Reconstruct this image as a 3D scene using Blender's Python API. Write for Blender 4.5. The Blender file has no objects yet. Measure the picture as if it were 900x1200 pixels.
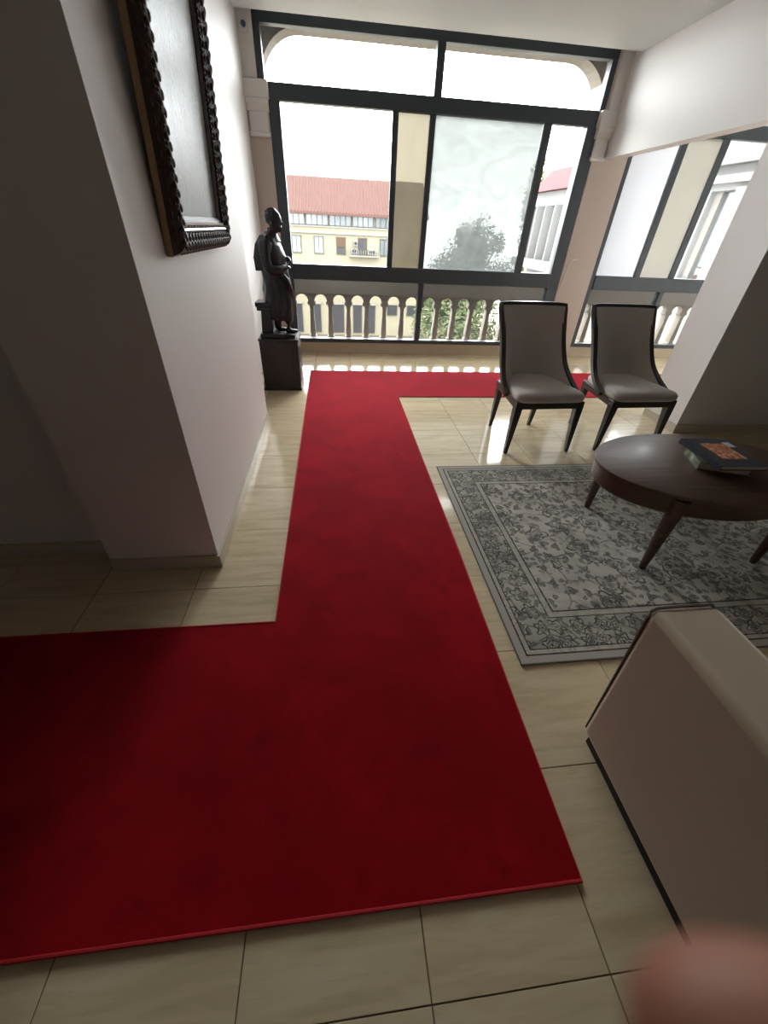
import bpy, bmesh, math, random
from mathutils import Vector, Matrix
random.seed(7)
S = bpy.context.scene
COL = S.collection

# ------------------------------------------------------------------ camera
F_PX, PITCH, YAW, ROLL, H = 455.8, math.radians(36.21), math.radians(7.81), math.radians(-2.97), 1.46
def cam_axes():
    cp, sp, cy, sy, cr, sr = (math.cos(PITCH), math.sin(PITCH), math.cos(YAW), math.sin(YAW), math.cos(ROLL), math.sin(ROLL))
    fwd = Vector((sy * cp, cy * cp, -sp)); right = Vector((cy, -sy, 0)); down = fwd.cross(right)
    return right * cr + down * sr, right * -sr + down * cr, fwd
CR, CD, CF = cam_axes()
cd = bpy.data.cameras.new('camera'); cam = bpy.data.objects.new('camera', cd); COL.objects.link(cam)
cd.sensor_fit = 'VERTICAL'; cd.sensor_height = 36.0; cd.sensor_width = 27.0
cd.lens = F_PX / 1200 * 36.0
cd.clip_start = 0.004; cd.clip_end = 500
M = Matrix((( CR.x, -CD.x, -CF.x), (CR.y, -CD.y, -CF.y), (CR.z, -CD.z, -CF.z))).to_4x4()
M.translation = Vector((0, 0, H)); cam.matrix_world = M
cd.dof.use_dof = True; cd.dof.focus_distance = 3.2; cd.dof.aperture_fstop = 4.2
S.camera = cam

# ------------------------------------------------------------------ sky, exposure
SKY = 17.5
w = bpy.data.worlds.new('overcast_sky'); S.world = w; w.use_nodes = True
nt = w.node_tree; nt.nodes.clear()
tc = nt.nodes.new('ShaderNodeTexCoord'); ns = nt.nodes.new('ShaderNodeTexNoise'); ns.inputs['Scale'].default_value = 2.2
ns.inputs['Detail'].default_value = 4; ns.inputs['Roughness'].default_value = .55
rp = nt.nodes.new('ShaderNodeValToRGB'); rp.color_ramp.elements[0].position = .3; rp.color_ramp.elements[1].position = .7
rp.color_ramp.elements[0].color = (.80, .86, .88, 1); rp.color_ramp.elements[1].color = (1, 1, 1, 1)
bgn = nt.nodes.new('ShaderNodeBackground'); bgn.inputs['Strength'].default_value = SKY
wo = nt.nodes.new('ShaderNodeOutputWorld')
nt.links.new(tc.outputs['Generated'], ns.inputs['Vector']); nt.links.new(ns.outputs['Fac'], rp.inputs['Fac'])
nt.links.new(rp.outputs['Color'], bgn.inputs['Color']); nt.links.new(bgn.outputs[0], wo.inputs[0])
S.view_settings.view_transform = 'Standard'; S.view_settings.look = 'None'
S.view_settings.gamma = 1; S.view_settings.use_curve_mapping = False
S.view_settings.exposure = 0.35
# portals only guide the sampling of the daylight that comes in through the two windows
for nm, x0, x1, y_, z_, hh in (('window_1_portal', -.7, 3.05, 6.27, 1.55, 3.0), ('window_2_portal', 3.42, 7.1, 6.27, 1.55, 3.0)):
    ld = bpy.data.lights.new(nm, 'AREA'); ld.shape = 'RECTANGLE'; ld.size = x1 - x0; ld.size_y = hh
    ld.cycles.is_portal = True
    lo = bpy.data.objects.new(nm, ld); COL.objects.link(lo); lo.location = ((x0 + x1) / 2, y_, z_)
    lo.rotation_euler = (math.radians(-90 if y_ > 0 else 90), 0, 0)

# ------------------------------------------------------------------ helpers
class MB:
    def __init__(s): s.v = []; s.f = []
    def add(s, vs, fs):
        o = len(s.v); s.v += [tuple(p) for p in vs]; s.f += [tuple(i + o for i in f) for f in fs]; return s
    def box(s, x0, x1, y0, y1, z0, z1):
        return s.add([(x0,y0,z0),(x1,y0,z0),(x1,y1,z0),(x0,y1,z0),(x0,y0,z1),(x1,y0,z1),(x1,y1,z1),(x0,y1,z1)],
                     [(0,3,2,1),(4,5,6,7),(0,1,5,4),(1,2,6,5),(2,3,7,6),(3,0,4,7)])
    def hexa(s, b, t):
        return s.add(list(b) + list(t), [(0,3,2,1),(4,5,6,7),(0,1,5,4),(1,2,6,5),(2,3,7,6),(3,0,4,7)])
    def loft(s, rings, cap=True, closed=True):
        n = len(rings[0]); vs = [p for r in rings for p in r]; fs = []
        for i in range(len(rings) - 1):
            for j in range(n if closed else n - 1):
                k = (j + 1) % n
                fs.append((i*n+j, i*n+k, (i+1)*n+k, (i+1)*n+j))
        if cap and closed:
            fs.append(tuple(range(n-1, -1, -1))); fs.append(tuple(range((len(rings)-1)*n, len(rings)*n)))
        return s.add(vs, fs)
    def lathe(s, prof, c=(0,0,0), n=24):
        return s.loft([[(c[0]+r*math.cos(2*math.pi*k/n), c[1]+r*math.sin(2*math.pi*k/n), c[2]+z) for k in range(n)] for r, z in prof])
    def tube(s, pts, r, n=8, closed=False, flat=None):
        P = [Vector(p) for p in pts]; rings = []; N = len(P)
        up = Vector((0,0,1))
        for i, p in enumerate(P):
            a = P[(i-1) % N] if (closed or i) else P[0]; b = P[(i+1) % N] if (closed or i < N-1) else P[-1]
            t = (b - a).normalized()
            u = t.cross(up)
            if u.length < 1e-3: u = t.cross(Vector((1,0,0)))
            u.normalize(); q = u.cross(t)
            rr = r[i] if isinstance(r, (list, tuple)) else r
            ru, rq = (rr, rr) if flat is None else flat
            rings.append([p + u*ru*math.cos(2*math.pi*k/n) + q*rq*math.sin(2*math.pi*k/n) for k in range(n)])
        if closed: rings.append(rings[0])
        return s.loft(rings, cap=not closed)
    def ball(s, c, r, n=10, m=7):
        r = r if isinstance(r, (tuple, list)) else (r, r, r)
        rings = []
        for i in range(m + 1):
            a = -math.pi/2 + math.pi * (i + .02) / (m + .04)
            rings.append([(c[0]+r[0]*math.cos(a)*math.cos(2*math.pi*k/n), c[1]+r[1]*math.cos(a)*math.sin(2*math.pi*k/n), c[2]+r[2]*math.sin(a)) for k in range(n)])
        return s.loft(rings)
    def prism(s, poly, axis, a0, a1):
        def mk(p, a):
            return {'z': (p[0], p[1], a), 'y': (p[0], a, p[1]), 'x': (a, p[0], p[1])}[axis]
        n = len(poly)
        return s.add([mk(p, a0) for p in poly] + [mk(p, a1) for p in poly],
                     [tuple(range(n-1, -1, -1)), tuple(range(n, 2*n))] + [(i, (i+1) % n, n+(i+1) % n, n+i) for i in range(n)])
    def mesh(s, name, mat, smooth=None):
        me = bpy.data.meshes.new(name); me.from_pydata(s.v, [], s.f)
        bm = bmesh.new(); bm.from_mesh(me); bmesh.ops.recalc_face_normals(bm, faces=bm.faces); bm.to_mesh(me); bm.free()
        if mat: me.materials.append(mat)
        if smooth is not None:
            for p in me.polygons: p.use_smooth = True
            me.set_sharp_from_angle(angle=math.radians(smooth))
        return me
    def build(s, name, mat, parent=None, smooth=None, bevel=0, seg=2, loc=None):
        o = bpy.data.objects.new(name, s.mesh(name, mat, smooth)); COL.objects.link(o)
        if parent is not None: o.parent = parent
        if loc: o.location = loc
        if bevel:
            b = o.modifiers.new('bevel', 'BEVEL'); b.width = bevel; b.segments = seg; b.limit_method = 'ANGLE'; b.angle_limit = math.radians(35)
        return o
def inst(name, me, parent, loc=(0,0,0), rot=(0,0,0), scale=None):
    o = bpy.data.objects.new(name, me); COL.objects.link(o); o.parent = parent; o.location = loc; o.rotation_euler = rot
    if scale: o.scale = scale
    return o
def empty(name, loc=(0,0,0), rz=0):
    o = bpy.data.objects.new(name, None); COL.objects.link(o); o.location = loc; o.rotation_euler = (0,0,rz); o.empty_display_size = .05; return o
def tag(o, label, cat, group=None):
    o['label'] = label; o['category'] = cat
    if group: o['group'] = group
    return o
def struct(o, label=None, cat=None):
    o['kind'] = 'structure'
    if label: o['label'] = label
    if cat: o['category'] = cat
    return o
def copy_tree(o, parent=None):
    c = o.copy(); COL.objects.link(c); c.parent = parent
    for ch in list(o.children): copy_tree(ch, c)
    return c

# ------------------------------------------------------------------ materials
class NT:
    """small node-expression builder"""
    def __init__(s, name):
        s.m = bpy.data.materials.new(name); s.m.use_nodes = True; s.t = s.m.node_tree; s.t.nodes.clear()
        s.out = s.t.nodes.new('ShaderNodeOutputMaterial')
    def n(s, typ, ins=None, **kw):
        nd = s.t.nodes.new(typ)
        for k, v in kw.items(): setattr(nd, k, v)
        for k, v in (ins or {}).items(): s.put(nd.inputs[k], v)
        return nd
    def put(s, sock, v):
        if isinstance(v, bpy.types.NodeSocket): s.t.links.new(v, sock)
        else: sock.default_value = v
    def math(s, op, a, b=0.0, c=0.0):
        nd = s.t.nodes.new('ShaderNodeMath'); nd.operation = op
        for i, v in enumerate((a, b, c)): s.put(nd.inputs[i], v)
        return nd.outputs[0]
    def mix(s, f, a, b, blend='MIX'):
        nd = s.t.nodes.new('ShaderNodeMix'); nd.data_type = 'RGBA'; nd.blend_type = blend
        s.put(nd.inputs[0], f); s.put(nd.inputs[6], a); s.put(nd.inputs[7], b); return nd.outputs[2]
    def coord(s, which='Object'): return s.n('ShaderNodeTexCoord').outputs[which]
    def mapping(s, v, scale=(1,1,1), loc=(0,0,0), rot=(0,0,0)):
        return s.n('ShaderNodeMapping', {'Vector': v, 'Scale': scale, 'Location': loc, 'Rotation': rot}).outputs[0]
    def noise(s, v, scale, detail=3, rough=.5, out='Fac', dist=0):
        return s.n('ShaderNodeTexNoise', {'Vector': v, 'Scale': scale, 'Detail': detail, 'Roughness': rough, 'Distortion': dist}).outputs[out]
    def ramp(s, f, stops):
        nd = s.n('ShaderNodeValToRGB', {'Fac': f}); cr = nd.color_ramp
        while len(cr.elements) < len(stops): cr.elements.new(.5)
        for e, (p, c) in zip(cr.elements, stops): e.position = p; e.color = c if len(c) == 4 else (*c, 1)
        return nd.outputs[0]
    def step(s, x, a, b):   # smooth 0..1 ramp
        nd = s.n('ShaderNodeMapRange', {'Value': x, 'From Min': a, 'From Max': b}); nd.interpolation_type = 'SMOOTHSTEP'; return nd.outputs[0]
    def bump(s, h, strength=.3, dist=.01):
        return s.n('ShaderNodeBump', {'Height': h, 'Strength': strength, 'Distance': dist}).outputs[0]
    def bsdf(s, **ins):
        b = s.n('ShaderNodeBsdfPrincipled', {k.replace('_', ' '): v for k, v in ins.items()})
        s.t.links.new(b.outputs[0], s.out.inputs[0]); return b
def rgb(r, g, b): # sRGB 0-255 -> linear
    f = lambda c: (c/255/12.92) if c/255 <= .04045 else ((c/255+.055)/1.055)**2.4
    return (f(r), f(g), f(b), 1)
def sc(c, k): return (c[0]*k, c[1]*k, c[2]*k, 1)
def simple(name, col, rough=.5, var=.12, scale=8, bump=0, bscale=60, metallic=0, stretch=(1,1,1), **kw):
    m = NT(name); co = m.coord(); v = m.mapping(co, stretch)
    f = m.noise(v, scale, 4)
    c = m.mix(f, sc(col, 1 - var), sc(col, 1 + var))
    ins = dict(Base_Color=c, Roughness=rough, Metallic=metallic, **kw)
    if bump: ins['Normal'] = m.bump(m.noise(v, bscale, 3), bump, .005)
    m.bsdf(**ins); return m.m

PAINT = simple('white_wall_paint', (.77, .75, .74, 1), .55, .02, 2, .05, 90)
CEIL = simple('ceiling_paint', (.70, .73, .73, 1), .6, .015, 2, .04, 120)
PILASTER = simple('cream_pilaster_paint', (.55, .47, .41, 1), .5, .04, 3, .05, 60)
MOULD = simple('white_moulding', (.72, .70, .66, 1), .5, .03, 5)
FRAME = simple('dark_window_frame', (.038, .053, .063, 1), .4, .15, 10)
WOOD = simple('espresso_wood', (.028, .023, .020, 1), .35, .35, 12, .05, 40, stretch=(1,1,.15))
def tile_mat():
    m = NT('travertine_tile'); co = m.coord(); rnd = m.n('ShaderNodeObjectInfo').outputs['Random']
    off = m.n('ShaderNodeCombineXYZ', {'X': m.math('MULTIPLY', rnd, 37.0), 'Y': m.math('MULTIPLY', rnd, 91.0), 'Z': m.math('MULTIPLY', rnd, 13.0)}).outputs[0]
    v = m.n('ShaderNodeVectorMath', {0: co, 1: off}).outputs[0]
    v1 = m.mapping(v, (2.2, 16, 1)); f1 = m.noise(v1, 1.3, 6, .62, dist=.5)
    v2 = m.mapping(v, (7, 60, 1)); f2 = m.noise(v2, 1.2, 4, .6)
    c = m.ramp(f1, [(.25, (.55, .44, .27)), (.5, (.71, .59, .39)), (.75, (.80, .69, .49))])
    c = m.mix(m.math('MULTIPLY', m.step(f2, .55, .75), .28), c, (.44, .35, .22, 1))
    c = m.mix(m.math('MULTIPLY', rnd, .12), c, (.50, .43, .30, 1))
    m.bsdf(Base_Color=c, Roughness=m.math('ADD', m.math('MULTIPLY', f2, .10), .06), Specular_IOR_Level=.55)
    return m.m
TILE = tile_mat()
GROUT = simple('dark_grout', (.10, .085, .06, 1), .8, .2, 30)
SKIRT = simple('beige_skirting_tile', (.56, .50, .40, 1), .3, .08, 9, stretch=(1,1,6))
def carpet_mat(name, k):
    m = NT(name); co = m.coord()
    f = m.noise(co, 2.6, 5, .65, dist=.4); g = m.noise(co, 5.5, 4, .6)
    mixf = m.math('MULTIPLY', m.step(f, .35, .72), .8)
    c = m.mix(mixf, (.25*k, .0018*k, .006*k, 1), (.39*k, .0035*k, .010*k, 1))
    c = m.mix(m.math('MULTIPLY', m.step(g, .50, .72), .6), c, (.18*k, .0012*k, .004*k, 1))
    fine = m.noise(co, 700, 2)
    m.bsdf(Base_Color=c, Roughness=.95, Specular_IOR_Level=.1, Sheen_Weight=.8, Sheen_Roughness=.4, Sheen_Tint=(1, .10, .17, 1), Normal=m.bump(fine, .5, .003))
    return m.m
RED1 = RED2 = RED3 = carpet_mat('red_pile', 1.0)
REDEDGE = simple('red_binding_tape', (.50, .012, .02, 1), .7, .1, 60)

def rug_mat(W, D):
    m = NT('grey_persian_print'); co = m.coord()
    sx = m.n('ShaderNodeSeparateXYZ', {0: co}); x, y = sx.outputs[0], sx.outputs[1]
    ex = m.math('SUBTRACT', W/2, m.math('ABSOLUTE', x)); ey = m.math('SUBTRACT', D/2, m.math('ABSOLUTE', y))
    e = m.math('MINIMUM', ex, ey)
    dn = m.noise(co, 9, 3, .6, 'Color')
    vd = m.n('ShaderNodeVectorMath', {0: dn, 1: (.5, .5, .5)}, operation='SUBTRACT').outputs[0]
    vd = m.n('ShaderNodeVectorMath', {0: vd, 'Scale': .055}, operation='SCALE').outputs[0]
    vv = m.n('ShaderNodeVectorMath', {0: co, 1: vd}).outputs[0]
    def motifs(scale, rnd, r0, wdt, petals, dens):
        vo = m.n('ShaderNodeTexVoronoi', {'Vector': vv, 'Scale': scale, 'Randomness': rnd}, voronoi_dimensions='2D')
        d = vo.outputs['Distance']; cp = vo.outputs['Position']; ran = m.n('ShaderNodeSeparateColor', {0: vo.outputs['Color']})
        dv = m.n('ShaderNodeVectorMath', {0: vv, 1: cp}, operation='SUBTRACT').outputs[0]
        sp = m.n('ShaderNodeSeparateXYZ', {0: dv}); an = m.math('ARCTAN2', sp.outputs[1], sp.outputs[0])
        an = m.math('ADD', an, m.math('MULTIPLY', ran.outputs[1], 6.28))
        pet = m.math('MULTIPLY', m.math('COSINE', m.math('MULTIPLY', an, petals)), .085)
        rr = m.math('ADD', pet, r0)
        ring = m.math('SUBTRACT', 1.0, m.step(m.math('ABSOLUTE', m.math('SUBTRACT', d, rr)), wdt*.4, wdt))
        ring2 = m.math('SUBTRACT', 1.0, m.step(m.math('ABSOLUTE', m.math('SUBTRACT', d, m.math('MULTIPLY', rr, .5))), wdt*.4, wdt))
        dot = m.math('SUBTRACT', 1.0, m.step(d, .05, .09))
        inside = m.math('SUBTRACT', 1.0, m.step(d, m.math('SUBTRACT', rr, .03), rr))
        k = m.math('GREATER_THAN', ran.outputs[0], 1 - dens)
        return (m.math('MULTIPLY', k, m.math('MAXIMUM', ring, m.math('MAXIMUM', m.math('MULTIPLY', ring2, .8), dot))), m.math('MULTIPLY', k, inside), ran.outputs[2])
    def vines(scale, wdt):
        vo = m.n('ShaderNodeTexVoronoi', {'Vector': vv, 'Scale': scale, 'Randomness': .9}, voronoi_dimensions='2D', feature='DISTANCE_TO_EDGE')
        return m.math('SUBTRACT', 1.0, m.step(vo.outputs['Distance'], wdt*.3, wdt))
    A, Ai, Ar = motifs(6.2, .8, .32, .05, 4, .62)
    B, Bi, Br = motifs(15.0, .85, .28, .10, 3, .55)
    Cb, Ci, Cr = motifs(10.5, .35, .36, .07, 5, 1.0)
    D, Di, Dr = motifs(27.0, .9, .30, .12, 2, .45)
    V = vines(5.0, .035); V2 = vines(11.0, .06)
    abr = m.noise(m.mapping(co, (1, 2.4, 1)), 2.6, 4, .6)
    field = m.ramp(abr, [(.3, (0.236, 0.231, 0.219)), (.5, (0.376, 0.364, 0.345)), (.72, (0.481, 0.464, 0.438))])
    warp = m.noise(m.mapping(co, (12, 300, 1)), 1, 2)
    field = m.mix(m.math('MULTIPLY', warp, .25), field, (0.28, 0.271, 0.254, 1))
    ink = (.018, .018, .019, 1)
    f = m.mix(m.math('MULTIPLY', Ai, .25), field, m.mix(Ar, (0.28, 0.333, 0.333, 1), (0.42, 0.385, 0.298, 1)))
    f = m.mix(m.math('MULTIPLY', Bi, .28), f, (0.175, 0.175, 0.172, 1))
    lines = m.math('MAXIMUM', m.math('MULTIPLY', A, .95), m.math('MAXIMUM', m.math('MULTIPLY', B, .9), m.math('MAXIMUM', m.math('MULTIPLY', V, .6), m.math('MULTIPLY', D, .8))))
    f = m.mix(m.math('MULTIPLY', m.step(m.noise(co, 4.5, 4, .65), .52, .70), .55), f, (.12, .12, .115, 1))
    brk = m.step(m.noise(co, 26, 2), .30, .52)
    f = m.mix(m.math('MULTIPLY', lines, m.math('ADD', .22, m.math('MULTIPLY', brk, .68))), f, ink)
    bd = m.mix(m.step(abr, .3, .7), (0.201, 0.201, 0.193, 1), (0.35, 0.341, 0.315, 1))
    bd = m.mix(m.math('MULTIPLY', Ci, .35), bd, m.mix(Cr, (0.175, 0.219, 0.236, 1), (0.455, 0.438, 0.385, 1)))
    bl = m.math('MAXIMUM', m.math('MULTIPLY', Cb, .95), m.math('MAXIMUM', m.math('MULTIPLY', V2, .75), m.math('MULTIPLY', D, .7)))
    bd = m.mix(m.math('MULTIPLY', bl, m.math('ADD', .4, m.math('MULTIPLY', brk, .55))), bd, ink)
    def band(a, b): return m.math('MULTIPLY', m.math('GREATER_THAN', e, a), m.math('LESS_THAN', e, b))
    c = m.mix(m.math('GREATER_THAN', e, .265), bd, f)
    for a, b, k, colr in ((.0, .035, 1, (0.298, 0.289, 0.271, 1)), (.035, .043, .85, ink), (.043, .062, .6, (0.42, 0.403, 0.367, 1)), (.062, .068, .8, ink),
                          (.222, .228, .8, ink), (.228, .256, .6, (0.403, 0.394, 0.359, 1)), (.256, .264, .8, ink)):
        c = m.mix(m.math('MULTIPLY', band(a, b), k), c, colr)
    c = m.mix(1.0, c, (1.45, 1.42, 1.36, 1), 'MULTIPLY')
    m.bsdf(Base_Color=c, Roughness=.95, Specular_IOR_Level=.1, Sheen_Weight=.15, Normal=m.bump(m.noise(co, 500, 2), .4, .003))
    return m.m

def wood_mat(name, dark, light, rough, coat):
    m = NT(name); co = m.coord(); v = m.mapping(co, (1.2, 14, 14))
    f = m.noise(v, 2.2, 6, .6, dist=.8); g = m.noise(m.mapping(co, (6, 90, 90)), 1.5, 3)
    c = m.mix(m.step(f, .3, .7), dark, light); c = m.mix(m.math('MULTIPLY', g, .35), c, sc(dark, .6))
    m.bsdf(Base_Color=c, Roughness=rough, Coat_Weight=coat, Coat_Roughness=.18); return m.m
TABLEWOOD = wood_mat('walnut_stained_wood', (.042, .018, .011, 1), (.098, .046, .029, 1), .45, .12)
MAHOG = wood_mat('dark_mahogany', (.010, .004, .005, 1), (.020, .008, .008, 1), .42, .12)
BRONZE = simple('black_bronze', (.020, .020, .024, 1), .38, .4, 14, .15, 60, metallic=.35)
def fabric(name, col, rough=.9, sheen=.3, scale=900):
    m = NT(name); co = m.coord()
    f = m.noise(co, 5, 4); wv = m.noise(co, scale, 2)
    c = m.mix(f, sc(col, .9), sc(col, 1.1)); c = m.mix(m.math('MULTIPLY', wv, .3), c, sc(col, .7))
    m.bsdf(Base_Color=c, Roughness=rough, Sheen_Weight=sheen, Specular_IOR_Level=.2, Normal=m.bump(wv, .25, .002)); return m.m
GREYFAB = fabric('grey_upholstery', (.55, .52, .485, 1))
PALEFAB = fabric('pale_back_upholstery', (.52, .50, .46, 1))
SOFAFAB = fabric('beige_suede', (.52, .42, .30, 1), .9, .4, 500)
CREAMFAB = fabric('cream_seat_fabric', (.62, .56, .48, 1))
PIPING = simple('brown_piping', (.12, .095, .07, 1), .8, .1, 40)
BLACK = simple('black_plinth', (.008, .008, .010, 1), .5, .2, 10)

def glass(name, dust, dcol, amp=0, scale=3, tint=(1,1,1,1), streak=(1,1,1), lo=None):
    m = NT(name); co = m.coord()
    fr = m.n('ShaderNodeFresnel', {'IOR': 1.25}).outputs[0]
    tr = m.n('ShaderNodeBsdfTransparent', {'Color': tint}).outputs[0]; gl = m.n('ShaderNodeBsdfGlossy', {'Roughness': .01}).outputs[0]
    a = m.n('ShaderNodeMixShader', {0: fr, 1: tr, 2: gl}).outputs[0]
    n1 = m.noise(m.mapping(co, streak), scale, 6, .62, dist=1.6)
    fac = m.math('ADD', dust, m.math('MULTIPLY', m.math('SUBTRACT', m.step(n1, .3, .7), .5), amp)) if amp else dust
    if lo:   # dust wiped thinner towards the lower rail by hand: own shape of the wiped patch
        sx = m.n('ShaderNodeSeparateXYZ', {0: co})
        patch = m.step(m.math('ADD', sx.outputs[2], m.math('MULTIPLY', m.math('SUBTRACT', n1, .5), .9)), lo[0], lo[1])
        fac = m.math('MULTIPLY', fac, m.math('ADD', lo[2], m.math('MULTIPLY', patch, 1 - lo[2])))
    fac = m.n('ShaderNodeClamp', {0: fac}).outputs[0]
    df = m.n('ShaderNodeBsdfDiffuse', {'Color': dcol}).outputs[0]; tl = m.n('ShaderNodeBsdfTranslucent', {'Color': dcol}).outputs[0]
    d = m.n('ShaderNodeMixShader', {0: .6, 1: df, 2: tl}).outputs[0]
    o = m.n('ShaderNodeMixShader', {0: fac, 1: a, 2: d}).outputs[0]
    m.t.links.new(o, m.out.inputs[0]); return m.m
G_GLASS = glass('bare_glass', 0.0, (.8, .8, .8, 1))
G_CLEAR = glass('clear_glass', .02, (.12, .12, .115, 1), .03)
G_LOW = glass('slightly_dusty_glass', .10, (.16, .15, .13, 1), .06, tint=(.9, .89, .86, 1))
G_WHITE = glass('white_dusty_glass', .80, (.128, .134, .130, 1), .30, 2.4, tint=(.070, .077, .072, 1), streak=(1, 1, 1.6), lo=(-.35, .35, .58))
G_BEIGE = glass('beige_dusty_glass', .62, (.074, .063, .044, 1), .10, 2.0, tint=(.07, .062, .046, 1))
G_BEIGE2 = glass('beige_filmed_glass', .85, (.135, .125, .105, 1), .06, 2.0, tint=(.10, .095, .08, 1))
G_MILK = glass('milky_glass', .93, (.195, .195, .20, 1), .04, 2.0, tint=(.25, .25, .25, 1))

# ------------------------------------------------------------------ floor
TX, TY, X0, Y0 = .449, .4515, .178, .033
floor = struct(MB().box(-4.2, 7.2, -5.7, 6.3, -.12, -.0025).build('floor', GROUT))
tile_me = MB().hexa([(-.2232,-.2245,-.0025),(.2232,-.2245,-.0025),(.2232,.2245,-.0025),(-.2232,.2245,-.0025)],
                    [(-.2222,-.2235,0),(.2222,-.2235,0),(.2222,.2235,0),(-.2222,.2235,0)]).mesh('floor_tile', TILE)
for i in range(-9, 12):
    for j in range(-2, 13):
        x, y = X0 + (i+.5)*TX, Y0 + (j+.5)*TY
        if y > 5.85: continue
        # tiles lying wholly under the red carpet, the walls or behind the pier are not seen
        if -.25 < x-TX/2 and x+TX/2 < .6 and .25 < y-TY/2 and y+TY/2 < 4.9: continue
        if x < -.85 and y > 1.95: continue
        if x > 3.6 and y < 3.0: continue
        inst('floor_tile', tile_me, floor, (x, y, 0))
big = MB()
for i in range(-10, 17):
    for j in range(-12, 13):
        x, y = X0 + (i+.5)*TX, Y0 + (j+.5)*TY
        seen = (-9 <= i < 12 and -2 <= j < 13) and not (x < -.85 and y > 1.95) and not (x > 3.6 and y < 3.0)
        if seen or x-TX/2 < -4.2 or x+TX/2 > 7.2 or y > 5.85: continue
        big.box(x-.222, x+.222, y-.2235, y+.2235, -.0025, 0)
o = big.build('floor_tile', TILE, floor); o['kind'] = 'stuff'

# ------------------------------------------------------------------ walls, ceiling
CZ = 2.99
struct(MB().box(-4.2, 7.2, -5.7, 5.60, CZ, 3.3).build('ceiling', CEIL))
struct(MB().box(-4.2, 7.2, 5.60, 6.0, 3.10, 3.3).build('ceiling_pocket', CEIL))
struct(MB().box(-4.2, -1.12, 1.695, 1.9, 0, CZ).build('wall_recess', PAINT))
struct(MB().box(-1.145, -.632, 1.548, 3.42, 0, CZ).build('wall_left_column', PAINT))
struct(MB().box(-1.2, -.84, 3.42, 5.86, 0, 3.1).build('wall_left', PAINT))
struct(MB().box(-4.2, -4.0, -5.7, 1.9, 0, CZ).build('wall_far_left', PAINT))
struct(MB().box(-4.2, 7.2, -5.7, -5.5, 0, CZ).build('wall_back', PAINT))

struct(MB().box(7.1, 7.3, -5.7, 6.3, 0, 3.2).build('wall_right', PAINT))
struct(MB().box(3.16, 7.2, 3.12, 3.56, 0, CZ).build('wall_right_column', PAINT))
struct(MB().box(3.15, 3.29, -5.5, 5.77, 2.2, CZ).build('ceiling_beam', PAINT))
struct(MB().box(3.15, 3.29, 5.60, 5.80, CZ, 3.12).build('ceiling_beam_end', PAINT))
# baseboards
def skirting(name, runs, z=.075, t=.014):
    root = struct(empty(name))
    for (x0, y0, x1, y1) in runs:
        L = math.hypot(x1-x0, y1-y0); n = max(1, round(L/.45)); a = math.atan2(y1-y0, x1-x0)
        me = MB().box(.001, L/n-.001, -t, 0, 0, z).mesh('baseboard_tile', SKIRT)
        for k in range(n):
            inst('baseboard_tile', me, root, (x0+(x1-x0)*k/n, y0+(y1-y0)*k/n, .0005), (0, 0, a))
skirting('baseboard_left', [(-4.0, 1.695, -1.146, 1.695), (-1.145, 1.548, -.618, 1.548), (-.632, 1.548, -.632, 3.42), (-.84, 3.45, -.84, 5.74)])
skirting('baseboard_right', [(3.16, 3.56, 3.16, 3.106), (3.16, 3.12, 7.1, 3.12)])

# ------------------------------------------------------------------ windows
WY0, WY1 = 5.77, 5.86
def bar(x0, x1, z0, z1, name, par, y0=WY0, y1=WY1):
    return MB().box(x0, x1, y0, y1, z0, z1).build(name, FRAME, par, bevel=.004, seg=1)
def pane(x0, x1, z0, z1, mat, par, y=5.815):
    o = MB().box(-(x1-x0)/2, (x1-x0)/2, -.003, .003, -(z1-z0)/2, (z1-z0)/2).build('pane', G_GLASS, par, loc=((x0+x1)/2, y, (z0+z1)/2))
    o.data.materials.append(mat)          # the dust lies on the weather side of the pane
    for p in o.data.polygons:
        if p.normal.y > .9: p.material_index = 1
    return o
w1 = struct(empty('window_1'))
bar(-.70, 3.03, 2.965, 3.05, 'head_rail', w1)
bar(-.70, -.635, 2.45, 2.965, 'jamb', w1); bar(2.95, 3.03, 2.45, 2.965, 'jamb', w1)
bar(-.635, 2.95, 2.455, 2.585, 'transom', w1)
bar(1.09, 1.175, 2.585, 2.965, 'mullion', w1)
bar(-.62, -.505, .14, 2.455, 'jamb', w1); bar(2.86, 3.01, .14, 2.455, 'jamb', w1)
bar(-.505, 2.86, .885, 1.05, 'sill_rail', w1, WY0-.015)
bar(-.505, 2.86, .14, .19, 'bottom_rail', w1); bar(1.095, 1.16, .19, .885, 'mullion', w1)
for x0, x1, dy in ((.665, .73, .0), (1.075, 1.14, .03), (2.36, 2.45, .0)):
    bar(x0, x1, 1.05, 2.455, 'sash_stile', w1, WY0+dy, WY0+dy+.045)
pane(-.635, 1.09, 2.585, 2.965, G_CLEAR, w1); pane(1.175, 2.95, 2.585, 2.965, G_CLEAR, w1)
pane(-.505, .665, 1.05, 2.455, G_CLEAR, w1); pane(.73, 1.075, 1.05, 2.455, G_BEIGE, w1)
pane(1.14, 2.36, 1.05, 2.455, G_WHITE, w1); pane(2.45, 2.86, 1.05, 2.455, G_CLEAR, w1)
pane(-.505, 1.095, .19, .885, G_LOW, w1); pane(1.16, 2.86, .19, .885, G_LOW, w1)
w2 = struct(empty('window_2'))
bar(3.43, 7.1, 2.965, 3.05, 'head_rail', w2); bar(3.43, 7.1, 2.455, 2.585, 'transom', w2)
bar(3.43, 3.50, .14, 2.965, 'jamb', w2); bar(5.25, 5.33, 2.585, 2.965, 'mullion', w2)
bar(3.50, 7.1, .885, 1.05, 'sill_rail', w2, WY0-.015); bar(3.50, 7.1, .14, .19, 'bottom_rail', w2)
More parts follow.
